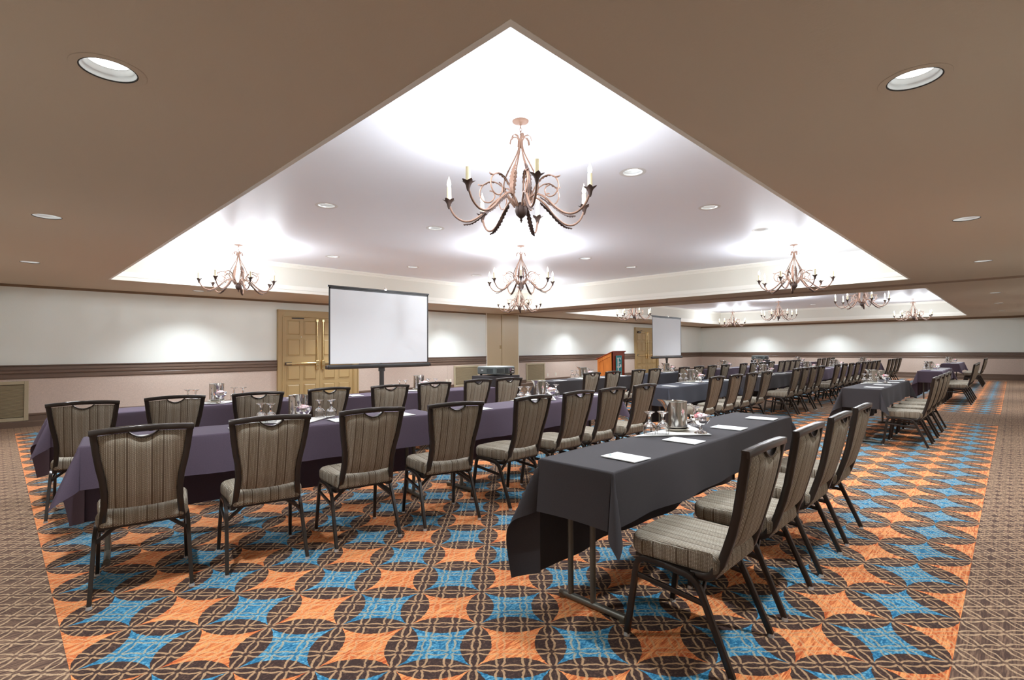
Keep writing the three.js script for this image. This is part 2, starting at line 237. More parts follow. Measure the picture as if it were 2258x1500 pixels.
// ------------------------------------------------------------------ walls
const D1 = [4.76, 6.88], D2 = [21.02, 23.16], PK = [11.62, 13.14];
const GR = [[-0.62, 0.42], [10.2, 11.25], [13.56, 14.6]];
{
  const T = 0.2, wl = structure('wall_left'), wf = structure('wall_far'), wr = structure('wall_right'), wb = structure('wall_back');
  const wallGeo = (len, h) => { const g = bx(len, h, T); const p = g.attributes.position, uv = g.attributes.uv; for (let i = 0; i < p.count; i++) uv.setXY(i, p.getX(i), p.getY(i)); return g; };
  const RB = 0.8606, RT = 1.112;
  part('plaster', wallGeo(U1 - U0 + 2 * T, HU + 0.3).translate((U0 + U1) / 2, (HU + 0.3) / 2, -(V1 + T / 2)), MAT.wall, wl);
  part('plaster', wallGeo(V1 - V0, HU + 0.3).rotateY(Math.PI / 2).translate(U1 + T / 2, (HU + 0.3) / 2, -(V0 + V1) / 2), MAT.wall, wf);
  part('plaster', wallGeo(U1 - U0 + 2 * T, HU + 0.3).translate((U0 + U1) / 2, (HU + 0.3) / 2, -(V0 - T / 2)), MAT.wall, wr);
  part('plaster', wallGeo(V1 - V0, HU + 0.3).rotateY(Math.PI / 2).translate(U0 - T / 2, (HU + 0.3) / 2, -(V0 + V1) / 2), MAT.wall, wb);
  const panel = (a, b) => { const g = bx(b - a, RB, 0.012); const p = g.attributes.position, uv = g.attributes.uv; for (let i = 0; i < p.count; i++) uv.setXY(i, p.getX(i) + a * 0.37, p.getY(i)); return g; };
  const segs = [[U0, D1[0]], [D1[1], 9.95], [9.95, PK[0]], [PK[1], 16.5], [16.5, D2[0]], [D2[1], 26.4], [26.4, U1]];
  for (const [a, b] of segs) part('wainscot_panel', panel(a + 0.002, b - 0.002).translate((a + b) / 2, RB / 2, -(V1 - 0.006)), MAT.wainscot, wl);
  for (let k = 0; k < 3; k++) { const a = V0 + k * (V1 - V0) / 3, b = a + (V1 - V0) / 3; part('wainscot_panel', panel(a + 0.002, b - 0.002).rotateY(-Math.PI / 2).translate(U1 - 0.006, RB / 2, -(a + b) / 2), MAT.wainscot, wf); part('wainscot_panel', panel(a, b).rotateY(Math.PI / 2).translate(U0 + 0.006, RB / 2, -(a + b) / 2), MAT.wainscot, wb); }
  part('wainscot_panel', panel(U0, U1).translate((U0 + U1) / 2, RB / 2, -(V0 + 0.006)), MAT.wainscot, wr);
  // moulding profiles: [out, y] outlines extruded along the wall
  const prof = pts => { const s = new THREE.Shape(); pts.forEach(([o, y], i) => i ? s.lineTo(o, y) : s.moveTo(o, y)); s.closePath(); return s; };
  const rail = prof([[0, 0], [0.022, 0], [0.022, 0.012], [0.034, 0.018], [0.034, 0.07], [0.03, 0.076], [0.02, 0.082], [0.02, 0.09], [0.038, 0.1], [0.042, 0.112], [0.042, 0.138], [0.034, 0.146], [0.022, 0.15], [0.022, 0.158], [0.034, 0.166], [0.034, 0.215], [0.024, 0.222], [0.024, 0.228], [0.05, 0.236], [0.05, 0.25], [0, 0.252]]);
  const base = prof([[0, 0], [0.055, 0], [0.055, 0.085], [0.04, 0.1], [0.024, 0.108], [0.024, 0.195], [0.034, 0.205], [0.034, 0.225], [0.02, 0.238], [0, 0.24]]);
  const run = (shape, a, b, y, side) => {
    const g = new THREE.ExtrudeGeometry(shape, { depth: b - a, bevelEnabled: false });   // x = out, y = up, z = along
    if (side === 'left') g.rotateY(Math.PI / 2).translate(a, y, -V1);         // out -> -z ... (x->-z, z->x)
    if (side === 'right') g.rotateY(-Math.PI / 2).translate(b, y, -V0);
    if (side === 'far') g.rotateY(Math.PI).translate(U1, y, -a);
    if (side === 'back') g.translate(U0, y, -b);
    return g;
  };
  // rotateY(+90): x -> -z, so flip for the left wall (its room side is +z)
  const runLeft = (shape, a, b, y) => { const g = new THREE.ExtrudeGeometry(shape, { depth: b - a, bevelEnabled: false }); g.rotateY(-Math.PI / 2); return g.translate(b, y, -V1); };
  const runRight = (shape, a, b, y) => { const g = new THREE.ExtrudeGeometry(shape, { depth: b - a, bevelEnabled: false }); g.rotateY(Math.PI / 2); return g.translate(a, y, -V0); };
  const t2 = structure('trim_2'), t3 = structure('trim_3'), t4 = structure('trim_4'), bl = structure('baseboard_left'), bf = structure('baseboard_far'), b3 = structure('baseboard_right'), b4 = structure('baseboard_back');
  for (const [a, b] of [[U0, D1[0]], [D1[1], PK[0] - 0.03], [PK[1] + 0.03, D2[0]], [D2[1], U1]]) part('chair_rail', runLeft(rail, a, b, RB), MAT.trim, t2);
  part('chair_rail', run(rail, V0, V1, RB, 'far'), MAT.trim, t3);
  part('chair_rail', runRight(rail, U0, U1, RB), MAT.trim, t4); part('chair_rail', run(rail, V0, V1, RB, 'back'), MAT.trim, t4);
  for (const [a, b] of [[U0, GR[0][0]], [GR[0][1], D1[0]], [D1[1], GR[1][0]], [GR[1][1], PK[0]], [PK[1], GR[2][0]], [GR[2][1], D2[0]], [D2[1], U1]]) if (b > a) part('skirting', runLeft(base, a, b, 0), MAT.trim, bl);
  for (const g of GR) part('skirting', bx(g[1] - g[0], 0.1, 0.055, (g[0] + g[1]) / 2, 0.05, -(V1 - 0.0275)), MAT.trim, bl);
  part('skirting', run(base, V0, V1, 0, 'far'), MAT.trim, bf); part('skirting', runRight(base, U0, U1, 0), MAT.trim, b3); part('skirting', run(base, V0, V1, 0, 'back'), MAT.trim, b4);
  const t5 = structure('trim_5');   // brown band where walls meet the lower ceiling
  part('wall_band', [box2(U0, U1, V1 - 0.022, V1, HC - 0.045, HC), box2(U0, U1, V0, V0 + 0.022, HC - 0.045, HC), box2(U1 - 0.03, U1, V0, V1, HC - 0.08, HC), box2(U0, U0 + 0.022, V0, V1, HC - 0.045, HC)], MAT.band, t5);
  // pocket panels that hide the folding wall
  const pk = structure('wall_pocket'); const w1 = 12.3, w2 = 12.43, z = -(V1 - 0.02);
  const leaf = (a, b, o) => part('pocket_panel', rb(b - a - 0.006, HC - 0.01, 0.05, 0.004, (a + b) / 2, HC / 2, z + o, 1), MAT.pocket, pk);
  leaf(PK[0], w1, 0.0); leaf(w1, w2, 0.022); leaf(w2, PK[1], 0.0);
  part('flush_pull', [bx(0.07, 0.12, 0.012, 12.25, 1.42, z + 0.03), bx(0.045, 0.09, 0.012, 12.25, 1.42, z + 0.034)], MAT.door, pk);
  part('casing', [bx(0.025, HC, 0.05, PK[0] - 0.012, HC / 2, z), bx(0.025, HC, 0.05, PK[1] + 0.012, HC / 2, z)], MAT.cornice, pk);
}
// ------------------------------------------------------------------ doors
function makeDoor(name, [a, b], closers) {
  const d = structure(name); const z = -V1, fw = 0.15, H = 2.34, mid = (a + b) / 2, lt = H - 0.17;
  part('door_frame', [rb(fw, H, 0.07, 0.008, a + fw / 2, H / 2, z + 0.03, 1), rb(fw, H, 0.07, 0.008, b - fw / 2, H / 2, z + 0.03, 1), rb(b - a - 0.002, 0.17, 0.066, 0.008, mid, H - 0.086, z + 0.03, 1),
    bx(0.03, H, 0.1, a + 0.018, H / 2, z + 0.04), bx(0.03, H, 0.1, b - 0.018, H / 2, z + 0.04), bx(b - a - 0.01, 0.03, 0.096, mid, H - 0.0185, z + 0.04),
    bx(0.022, lt, 0.09, a + fw - 0.03, lt / 2, z + 0.035), bx(0.022, lt, 0.09, b - fw + 0.03, lt / 2, z + 0.035), bx(b - a - 2 * fw + 0.06, 0.022, 0.09, mid, lt + 0.03, z + 0.035)], MAT.door, d);
  for (const s of [-1, 1]) {
    const x0 = s < 0 ? a + fw : mid + 0.003, x1 = s < 0 ? mid - 0.003 : b - fw, w = x1 - x0;
    const leaf = part('door_leaf', bx(w, lt, 0.03, (x0 + x1) / 2, lt / 2 + 0.005, z + 0.012), MAT.door, d);
    const cw = (w - 0.1 * 2 - 0.12) / 2, rows = [[0.12, 0.5], [0.62, 0.98], [1.22, 1.62], [1.74, 2.08]];
    for (let c = 0; c < 2; c++) for (const [y0, y1] of rows) {
      const cx = x0 + 0.1 + cw / 2 + c * (cw + 0.12), cy = (y0 + y1) / 2, hh = y1 - y0;
      const g = grid(4, 4, (p, q, i, j) => { const X = [-1, -0.86, 0, 0.86, 1][i], Y = [-1, -0.88, 0, 0.88, 1][j], e = (i === 0 || i === 4 || j === 0 || j === 4); return [cx + X * cw / 2, cy + Y * hh / 2, z + (e ? 0.028 : 0.042)]; });
      part('raised_panel', [toCreasedNormals(g, 0.2), bx(cw + 0.03, 0.014, 0.012, cx, y0 - 0.008, z + 0.03), bx(cw + 0.03, 0.014, 0.012, cx, y1 + 0.008, z + 0.03), bx(0.014, hh, 0.012, cx - cw / 2 - 0.008, cy, z + 0.03), bx(0.014, hh, 0.012, cx + cw / 2 + 0.008, cy, z + 0.03)], MAT.door, leaf);
    }
    const rx = s < 0 ? x1 - 0.075 : x0 + 0.075;
    part('vertical_rod', [cyl(0.014, 0.014, 1.06, rx, 1.59, z + 0.06, 10), rb(0.06, 0.07, 0.04, 0.008, rx, 2.1, z + 0.05, 1), rb(0.035, 0.03, 0.04, 0.006, rx, 1.59, z + 0.05, 1)], MAT.brass, leaf);
    part('latch_case', [rb(0.085, 0.15, 0.06, 0.012, rx, 1.02, z + 0.055, 2), rb(0.07, 0.09, 0.05, 0.01, rx, 0.9, z + 0.05, 2)], MAT.brass, leaf);
    part('push_bar', [rb(w - 0.1, 0.05, 0.045, 0.012, (x0 + x1) / 2 - s * -0.0, 1.02, z + 0.055, 2)], MAT.brass, leaf);
    part('bar_plate', rb(0.16, 0.07, 0.03, 0.006, s < 0 ? x0 + 0.11 : x1 - 0.11, 1.02, z + 0.06, 1), MAT.darkMetal, leaf);
    if (closers) part('door_closer', [rb(0.26, 0.06, 0.06, 0.01, s < 0 ? x0 + 0.2 : x1 - 0.2, lt - 0.06, z + 0.06, 1), rod([s < 0 ? x0 + 0.1 : x1 - 0.1, lt - 0.02, z + 0.07], [s < 0 ? x0 + 0.36 : x1 - 0.36, lt + 0.02, z + 0.12], 0.012)], MAT.darkMetal, leaf);
    else part('door_closer', rb(0.3, 0.03, 0.03, 0.006, s < 0 ? x0 + 0.35 : x1 - 0.35, lt - 0.03, z + 0.04, 1), MAT.darkMetal, leaf);
  }
  part('peephole', cyl(0.012, 0.012, 0.02, 0, 0, 0, 10).rotateX(Math.PI / 2).translate(a + fw + 0.43, 1.68, z + 0.035), MAT.steel, d);
}
makeDoor('door_1', D1, false); makeDoor('door_2', D2, true);
// ------------------------------------------------------------------ wall grilles, outlets
const grilleLabels = ['louvred air grille at the left edge, low on the wall', 'louvred air grille between the first screen and the projector cart', 'louvred air grille right of the tan pocket panels'];
GR.forEach(([a, b], k) => {
  const y0 = k ? 0.16 : 0.115, y1 = 0.825, g = thing('air_grille', grilleLabels[k], 'air vent', P((a + b) / 2, V1 - 0.012, 0)), w = b - a;
  part('frame', [rb(0.06, y1 - y0, 0.03, 0.005, -w / 2 + 0.03, (y0 + y1) / 2, 0.015, 1), rb(0.06, y1 - y0, 0.03, 0.005, w / 2 - 0.03, (y0 + y1) / 2, 0.015, 1), rb(w - 0.12, 0.06, 0.03, 0.005, 0, y0 + 0.03, 0.015, 1), rb(w - 0.12, 0.06, 0.03, 0.005, 0, y1 - 0.03, 0.015, 1)], MAT.grille, g);
  part('back_plate', bx(w - 0.12, y1 - y0 - 0.12, 0.004, 0, (y0 + y1) / 2, 0.003), MAT.grilleBack, g);
  const n = 26, sl = bx(w - 0.124, 0.019, 0.005).rotateX(0.6);
  for (let i = 0; i < n; i++) { const m = part('slat', sl, MAT.grille, g); m.position.set(0, y0 + 0.07 + (y1 - y0 - 0.14) * (i + 0.5) / n, 0.014); }
});
[[14.77, 0.355, 'left outlet of the pair beside the grille near lectern'], [15.25, 0.365, 'right outlet of the pair beside the grille near lectern'], [9.92, 0.352, 'left outlet of the pair under the first screen'], [10.07, 0.358, 'right outlet of the pair under the first screen'], [24.0, 0.33, 'leftmost of three outlets beneath the second screen'], [24.9, 0.33, 'middle of three outlets beneath the second screen'], [25.8, 0.33, 'rightmost of three outlets beneath the second screen']].forEach(([u, y, l]) => {
  const o = thing('wall_outlet', 'ivory ' + l, 'outlet', P(u, V1 - 0.016, y)); part('cover_plate', rb(0.075, 0.12, 0.008, 0.003, 0, 0, 0, 1), MAT.ivory, o); part('socket', [rb(0.034, 0.03, 0.004, 0.002, 0, 0.026, 0.005, 1), rb(0.034, 0.03, 0.004, 0.002, 0, -0.026, 0.005, 1)], MAT.ringWhite, o);
});
// ------------------------------------------------------------------ downlights
{
  const can = lathe([[0.099, 0.003], [0.097, 0.012], [0.093, 0.022], [0.088, 0.024], [0.082, 0.043], [0.078, 0.046]], 32), disc = new THREE.CircleGeometry(0.078, 32).rotateX(Math.PI / 2);
  const proto = new THREE.Group();
  const trimG = lathe([[0.0985, 0.003], [0.0988, -0.001], [0.102, -0.002], [0.105, 0.0], [0.105, 0.002]], 48), seatG = lathe([[0.104, -0.0015], [0.134, -0.0025], [0.136, 0.0]], 48);
  const say = (low, u, v) => {
    if (!low) { const n = highSpots.findIndex(s => s[0] === u && s[1] === v); return ['recessed downlight in the white coffer, ' + ['near right edge, closest to big chandelier', 'second along the right edge from the near chandelier', 'third along right edge, beside the right chandelier', 'near left edge, left of the near chandelier', 'just left below the near chandelier', 'right beyond the near chandelier, back row', 'last of the middle line, above right', 'above the first screen, left one', 'above the first screen, right one', 'left of the middle chandelier, small', 'far room, right of its middle chandelier', 'far room, added unseen, nearest the beam', 'far room, added unseen, second along its centre line', 'far room, added unseen, on its right side', 'far room, added unseen, on its left side'][n]]; }
    return '';
  };
  const lowLabel = ['large lit downlight in brown ceiling at upper left', 'downlight in brown ceiling at left, middle of three', 'downlight in brown ceiling at left, farthest of three', 'large lit downlight in brown ceiling at upper right', 'second downlight down the right ceiling edge', 'third downlight down the right ceiling edge', 'fourth downlight along the right ceiling edge, beyond the track', 'fifth downlight along the right ceiling edge, near the far wall', 'last downlight along the right ceiling edge, by the far wall', 'downlight in brown strip behind the left chandelier', 'downlight in brown strip behind the first screen', 'downlight in brown strip right of the first screen', 'downlight in brown strip above the lectern', 'downlight in brown strip left of the second screen', 'downlight in brown strip right of the second screen', 'downlight by the far wall at its right end', 'downlight by the far wall at its middle', 'downlight by the far wall at its left end'];
  const put = (u, v, y, label, low) => {
    const g = thing('downlight', label, 'ceiling light', P(u, v, y), 0, low ? 'downlights in the brown ceiling' : 'downlights in the white coffers');
    part('flange', seatG, low ? MAT.lowCeil : MAT.ringWhite, g); part('trim_ring', trimG, low ? MAT.ringDark : MAT.ringWhite, g); part('reflector', can, MAT.reflector, g); const l = part('lamp', disc, MAT.lamp, g); l.position.y = 0.045;
    const s = new THREE.SpotLight(DOWN_COL, DOWN_CD, 0, 1.08, 1, 2); s.position.set(0, -0.006, 0); s.shadow.radius = 3; s.castShadow = true; s.target.position.set(0, -2, 0); g.add(s); g.add(s.target); s.name = 'spot'; s.target.name = 'spot_aim';
  };
  lowSpots.forEach(([u, v], i) => put(u, v, HC, lowLabel[i], true));
  highSpots.forEach(([u, v]) => put(u, v, HU, say(false, u, v)[0], false));
}
// ------------------------------------------------------------------ chandeliers
const NARM = 7;
{
  const leafStrip = (path, w, teeth, normal = [0, 0, 1]) => {       // thin saw-toothed leaf along a path in the x-y plane, standing out to both sides in z
    const c = new THREE.CatmullRomCurve3(path.map(p => new THREE.Vector3(...p))), n = teeth * 2, out = [];
    const g = grid(4, n, (a, t, i, j) => { const p = c.getPoint(t), prof = Math.sin(Math.PI * Math.min(1, 0.12 + t * 0.9)) ** 0.6 * (j % 2 ? 1 : 0.62), x = (i - 2) / 2; return [p.x + 0.0, p.y - Math.abs(x) ** 2 * w * 0.35 + (j % 2 && Math.abs(x) === 1 ? -0.004 : 0), p.z + x * w * prof]; });
    const b = g.clone(); const idx = b.index.array; for (let k = 0; k < idx.length; k += 3) { const q = idx[k]; idx[k] = idx[k + 1]; idx[k + 1] = q; } const pb = b.attributes.position; for (let k = 0; k < pb.count; k++) pb.setY(k, pb.getY(k) - 0.0022); b.computeVertexNormals();
    return [g, b];
  };
  const armPath = [[0.03, -0.69, 0], [0.075, -0.625, 0], [0.135, -0.6, 0], [0.215, -0.645, 0], [0.3, -0.73, 0], [0.385, -0.785, 0], [0.46, -0.79, 0], [0.525, -0.75, 0], [0.562, -0.69, 0], [0.575, -0.64, 0]];
  const armG = tube(armPath, 0.0085, 40, 7);
  const scrollPath = [[0.05, -0.68, 0], [0.1, -0.59, 0.004], [0.16, -0.51, 0.008], [0.235, -0.475, 0.012], [0.305, -0.505, 0.014], [0.33, -0.57, 0.014], [0.3, -0.63, 0.012], [0.245, -0.64, 0.008], [0.21, -0.6, 0.006], [0.22, -0.56, 0.004], [0.25, -0.55, 0.002]];
  const scrollG = M([tube(scrollPath, 0.0055, 48, 6), ...leafStrip([[0.13, -0.535, 0.006], [0.19, -0.482, 0.01], [0.25, -0.47, 0.012], [0.31, -0.495, 0.014], [0.345, -0.49, 0.014]], 0.016, 9)]);
  const leafG = M([...leafStrip([[0.17, -0.628, 0], [0.25, -0.69, 0], [0.33, -0.762, 0], [0.4, -0.803, 0], [0.46, -0.812, 0]], 0.022, 12)]);
  const cupG = (() => { const prof = [[0.006, -0.69], [0.012, -0.675], [0.018, -0.65], [0.028, -0.63], [0.045, -0.618]]; return grid(20, 4, (a, t, i, j) => { const [r, y] = prof[j], ang = a * Math.PI * 2, k = j === 4 ? 1 + 0.22 * Math.cos(ang * 5) : 1 + 0.05 * Math.cos(ang * 5) * j / 4; return [0.575 + Math.cos(ang) * r * k, y + (j === 4 ? 0.006 * Math.cos(ang * 5) : 0), Math.sin(ang) * r * k]; }); })();
  const candleG = M([cyl(0.0175, 0.0185, 0.105, 0.575, -0.57, 0, 12), cyl(0.02, 0.012, 0.02, 0.575, -0.63, 0, 10)]);
  const bulbG = lathe([[0.008, 0], [0.015, 0.012], [0.0175, 0.026], [0.0155, 0.042], [0.009, 0.06], [0.003, 0.078], [0.0005, 0.09]], 12).translate(0.575, -0.517, 0);
  const cageG = M([tube([[0.012, -0.15, 0], [0.016, -0.21, 0], [0.035, -0.27, 0], [0.085, -0.37, 0], [0.125, -0.46, 0], [0.135, -0.53, 0], [0.105, -0.61, 0], [0.05, -0.69, 0]], 0.006, 30, 6)]);
  const cageLeafG = M([...leafStrip([[0.085, -0.36, 0], [0.115, -0.42, 0], [0.135, -0.49, 0], [0.138, -0.55, 0], [0.12, -0.6, 0]], 0.024, 9)]);
  const petalG = M([sweep([[0.008, -0.215, 0], [0.014, -0.16, 0], [0.034, -0.125, 0], [0.062, -0.12, 0], [0.083, -0.138, 0], [0.09, -0.172, 0]], 0.02, 0.004, [0, 0, 1])]);
  const hubG = lathe([[0.0, -0.775], [0.018, -0.77], [0.04, -0.748], [0.05, -0.715], [0.044, -0.685], [0.03, -0.668], [0.036, -0.66], [0.02, -0.65], [0, -0.648]], 16);
  const finG = lathe([[0, -0.812], [0.006, -0.806], [0.004, -0.8], [0.012, -0.792], [0.006, -0.783], [0.012, -0.775], [0, -0.77]], 10);
  const canopyG = lathe([[0, -0.03], [0.012, -0.03], [0.016, -0.018], [0.05, -0.014], [0.064, -0.008], [0.066, 0.001]], 24);
  const link = (y, turn) => new THREE.TorusGeometry(0.012, 0.0028, 6, 14).scale(0.75, 1.35, 1).rotateY(turn).translate(0, y, 0);
  const make = (u, v, turn, label) => {
    const c = thing('chandelier', label, 'chandelier', P(u, v, HU), turn, 'rust brown candle chandeliers');
    part('canopy', canopyG, MAT.rust, c);
    [-0.042, -0.068, -0.094, -0.12, -0.146].forEach((y, i) => part('chain_link', link(y, i % 2 ? Math.PI / 2 : 0), MAT.rust, c));
    const ball = part('hub', hubG, MAT.rustDark, c); part('finial', finG, MAT.rustDark, ball);
    for (let k = 0; k < 6; k++) { const p = part('crown_leaf', petalG, MAT.rust, c); p.rotation.y = k * Math.PI / 3; }
    for (let k = 0; k < 6; k++) { const p = part('cage_rod', cageG, MAT.rust, c); p.rotation.y = k * Math.PI / 3 + 0.3; part('leaf', cageLeafG, k % 2 ? MAT.rust : MAT.rustDark, p); }
    for (let k = 0; k < NARM; k++) {
      const a = part('arm', armG, MAT.rust, c); a.rotation.y = k * 2 * Math.PI / NARM;
      part('scroll', scrollG, MAT.rust, a); part('leaf', leafG, MAT.rustDark, a); part('cup', cupG, MAT.rustDark, a).material.side = THREE.DoubleSide; part('candle', candleG, MAT.candle, a);
      const b = part('bulb', bulbG, MAT.bulb, a); b.castShadow = false;
      const l = new THREE.PointLight(BULB_COL, BULB_CD, 0, 2); l.name = 'bulb_light'; l.position.set(0.575, -0.48, 0); l.shadow.radius = 0.6; l.castShadow = true; a.add(l);
    }
  };
  // turn puts one arm a little right of straight towards the camera, as in the photograph
  const face = (u, v, off) => { const ang = Math.atan2(-v, -u); return ang + off; };   // rotation.y that sends +x towards the camera
  make(2.91, 2.76, face(2.91, 2.76, 0.19), 'largest chandelier, nearest, in the middle of the white coffer');
  make(2.9, 9.42, face(2.9, 9.42, 0.3), 'chandelier at left, hanging before the wall left of the first door');
  make(6.45, 6.13, face(6.45, 6.13, 0.0), 'middle chandelier, directly below the nearest one in the picture');
  make(9.85, 2.73, face(9.85, 2.73, 0.54), 'chandelier at right, hanging near the right corner of the near coffer');
  make(9.85, 9.42, face(9.85, 9.42, 0.4), 'chandelier seen just under the middle one, above the pocket panels');
  make(15.6, 9.4, face(15.6, 9.4, 0.3), 'chandelier in far room above the lectern, top hidden by the beam');
  make(20.0, 6.08, face(20, 6.08, 0.5), 'far room middle chandelier, third from right');
  make(15.5, 2.74, face(15.5, 2.74, 0.35), 'far room chandelier second from right, top cut off by beam');
  make(24.2, 9.35, face(24.2, 9.35, 0.25), 'small far room chandelier right of the second screen');
  make(24.25, 2.68, face(24.25, 2.68, 0.3), 'rightmost chandelier, near the far wall');
}
// ------------------------------------------------------------------ chair
// origin on the floor between the feet; the sitter faces -z
function makeChair() {
  const c = new THREE.Group();
  const halfW = y => { const t = (y - 0.4) / 0.55; return 0.183 - 0.014 * Math.sin(Math.PI * Math.min(1, t * 1.5)) + 0.034 * Math.max(0, (t - 0.38) / 0.62) ** 1.2; };   // waisted back
  const zb = y => { const t = (y - 0.4) / 0.55; return 0.165 + 0.145 * t + 0.012 * Math.sin(Math.PI * t); };
  const dish = (x) => 0.018 * (1 - (x / 0.23) ** 2);                           // the back bows rearwards in its middle
  // seat cushion
  const s = new THREE.Shape(), pts = [[-0.2, -0.175], [-0.212, 0.14], [-0.18, 0.195], [0, 0.21], [0.18, 0.195], [0.212, 0.14], [0.2, -0.175], [0.17, -0.2], [-0.17, -0.2]];
  s.moveTo(...pts[0]); s.lineTo(...pts[1]); s.quadraticCurveTo(-0.208, 0.19, -0.15, 0.2); s.quadraticCurveTo(0, 0.212, 0.15, 0.2); s.quadraticCurveTo(0.208, 0.19, 0.212, 0.14); s.lineTo(0.2, -0.165); s.quadraticCurveTo(0.198, -0.19, 0.17, -0.19); s.lineTo(-0.17, -0.19); s.quadraticCurveTo(-0.198, -0.19, -0.2, -0.165);
  let sg = new THREE.ExtrudeGeometry(s, { depth: 0.03, bevelEnabled: true, bevelThickness: 0.028, bevelSize: 0.026, bevelSegments: 4, curveSegments: 5 });
  sg.rotateX(-Math.PI / 2); { const p = sg.attributes.position, uv = sg.attributes.uv; for (let i = 0; i < p.count; i++) { const x = p.getX(i), z = p.getZ(i); if (p.getY(i) > 0.02) p.setY(i, p.getY(i) + 0.014 * (1 - (x / 0.24) ** 2) * (1 - (z / 0.25) ** 2)); } }
  sg = toCreasedNormals(sg, 0.7); { const p = sg.attributes.position, n = sg.attributes.normal, uv = sg.attributes.uv; for (let i = 0; i < p.count; i++) if (Math.abs(n.getX(i)) > 0.75) uv.setXY(i, p.getZ(i), p.getY(i)); else uv.setXY(i, p.getX(i), p.getZ(i) - p.getY(i)); } sg.scale(0.945, 1, 1).translate(0, 0.418, -0.02); part('seat', sg, MAT.fabric, c);
  part('seat_pan', bx(0.4, 0.014, 0.38, 0, 0.385, -0.02), MAT.chairMetal, c);
  // upholstered back: front and rear skins, notch under the hand grip
  const yTop = x => 0.905 + 0.012 * (1 - (x / 0.22) ** 2) - 0.034 * Math.max(0, Math.cos(Math.PI / 2 * Math.min(1, Math.abs(x) / 0.068))) ** 0.8;
  const skin = dir => grid(22, 14, (a, t) => {
    const A = a * 2 - 1; const lo = 0.492 + 0.01 * A * A; let y = lo + t * (0.91 - lo); const w = halfW(y) - 0.012; const x = A * w; const top = yTop(x); y = lo + t * (top - lo);
    const xx = A * (halfW(y) - 0.012), puff = 0.019 * (1 - Math.abs(A) ** 6) * (1 - (2 * t - 1) ** 10) + 0.003;
    return [dir * xx, y, zb(y) + dish(xx) + dir * puff, dir * xx + 0.3, y];
  });
  part('backrest', [skin(1), skin(-1)], MAT.fabric, c);
  // frame of the back: two posts running down under the seat, top rail with flat crest, grip lip
  const ys = [0.935, 0.9, 0.82, 0.74, 0.66, 0.58, 0.5, 0.44];
  const fr = [];
  for (const k of [-1, 1]) fr.push(sweep([...ys.map(y => [k * halfW(y), y, zb(y) + dish(halfW(y))]), ...bend([[k * 0.183, 0.43, 0.172], [k * 0.186, 0.375, 0.15], [k * 0.19, 0.37, 0.06]], 0.04, 4).slice(1)], 0.031, 0.034, [1, 0, 0]));
  const crest = []; for (let i = 0; i <= 12; i++) { const x = -0.229 + 0.458 * i / 12; crest.push([x, 0.924 + 0.014 * (1 - (x / 0.23) ** 2), zb(0.93) + dish(x) + 0.002]); }
  fr.push(sweep(crest, 0.036, 0.03, [0, 0, 1]));
  part('back_frame', fr, MAT.chairMetal, c);
  const lip = []; for (let i = 0; i <= 10; i++) { const x = -0.068 + 0.136 * i / 10; lip.push([x, yTop(x) + 0.004, zb(0.9) + dish(x)]); }
  part('hand_grip', sweep(lip, 0.034, 0.008, [0, 0, 1]), MAT.chairMetal, c);
  for (const k of [-1, 1]) {
    const f = part('leg', sweep(bend([[k * 0.226, 0.014, -0.245], [k * 0.214, 0.385, -0.19], [k * 0.212, 0.378, -0.05]], 0.055, 6), 0.02, 0.027, [1, 0, 0]), MAT.chairMetal, c);
    part('glide', cyl(0.013, 0.016, 0.016, k * 0.2262, 0.008, -0.245, 10), MAT.glide, f);
    const r = part('leg', sweep(bend([[k * 0.228, 0.014, 0.245], [k * 0.216, 0.368, 0.09], [k * 0.212, 0.378, -0.05]], 0.06, 6), 0.02, 0.027, [1, 0, 0]), MAT.chairMetal, c);
    part('glide', cyl(0.013, 0.016, 0.016, k * 0.2282, 0.008, 0.245, 10), MAT.glide, r);
    part('stretcher', sweep([[k * 0.216, 0.3, -0.198], [k * 0.219, 0.27, 0.128]], 0.012, 0.022, [1, 0, 0]), MAT.chairMetal, c);
    part('brace', sweep([[k * 0.215, 0.3, 0.115], [k * 0.11, 0.382, 0.1]], 0.012, 0.02, [0, 0, 1]), MAT.chairMetal, c);
  }
  part('cross_bar', [sweep([[-0.21, 0.374, -0.12], [0.21, 0.374, -0.12]], 0.02, 0.02, [0, 0, 1]), sweep([[-0.21, 0.374, 0.07], [0.21, 0.374, 0.07]], 0.02, 0.02, [0, 0, 1])], MAT.chairMetal, c);
  return c;
}
const chairProto = makeChair();
const ORD = ['first', 'second', 'third', 'fourth', 'fifth', 'sixth', 'seventh'];
function putChair(u, v, deg, label) { const c = chairProto.clone(); c.name = numbered('banquet_chair'); c.position.copy(P(u, v)); c.rotation.y = -deg * Math.PI / 180; tag(c, label, 'chair', 'banquet chairs set along the tables'); scene.add(c); }
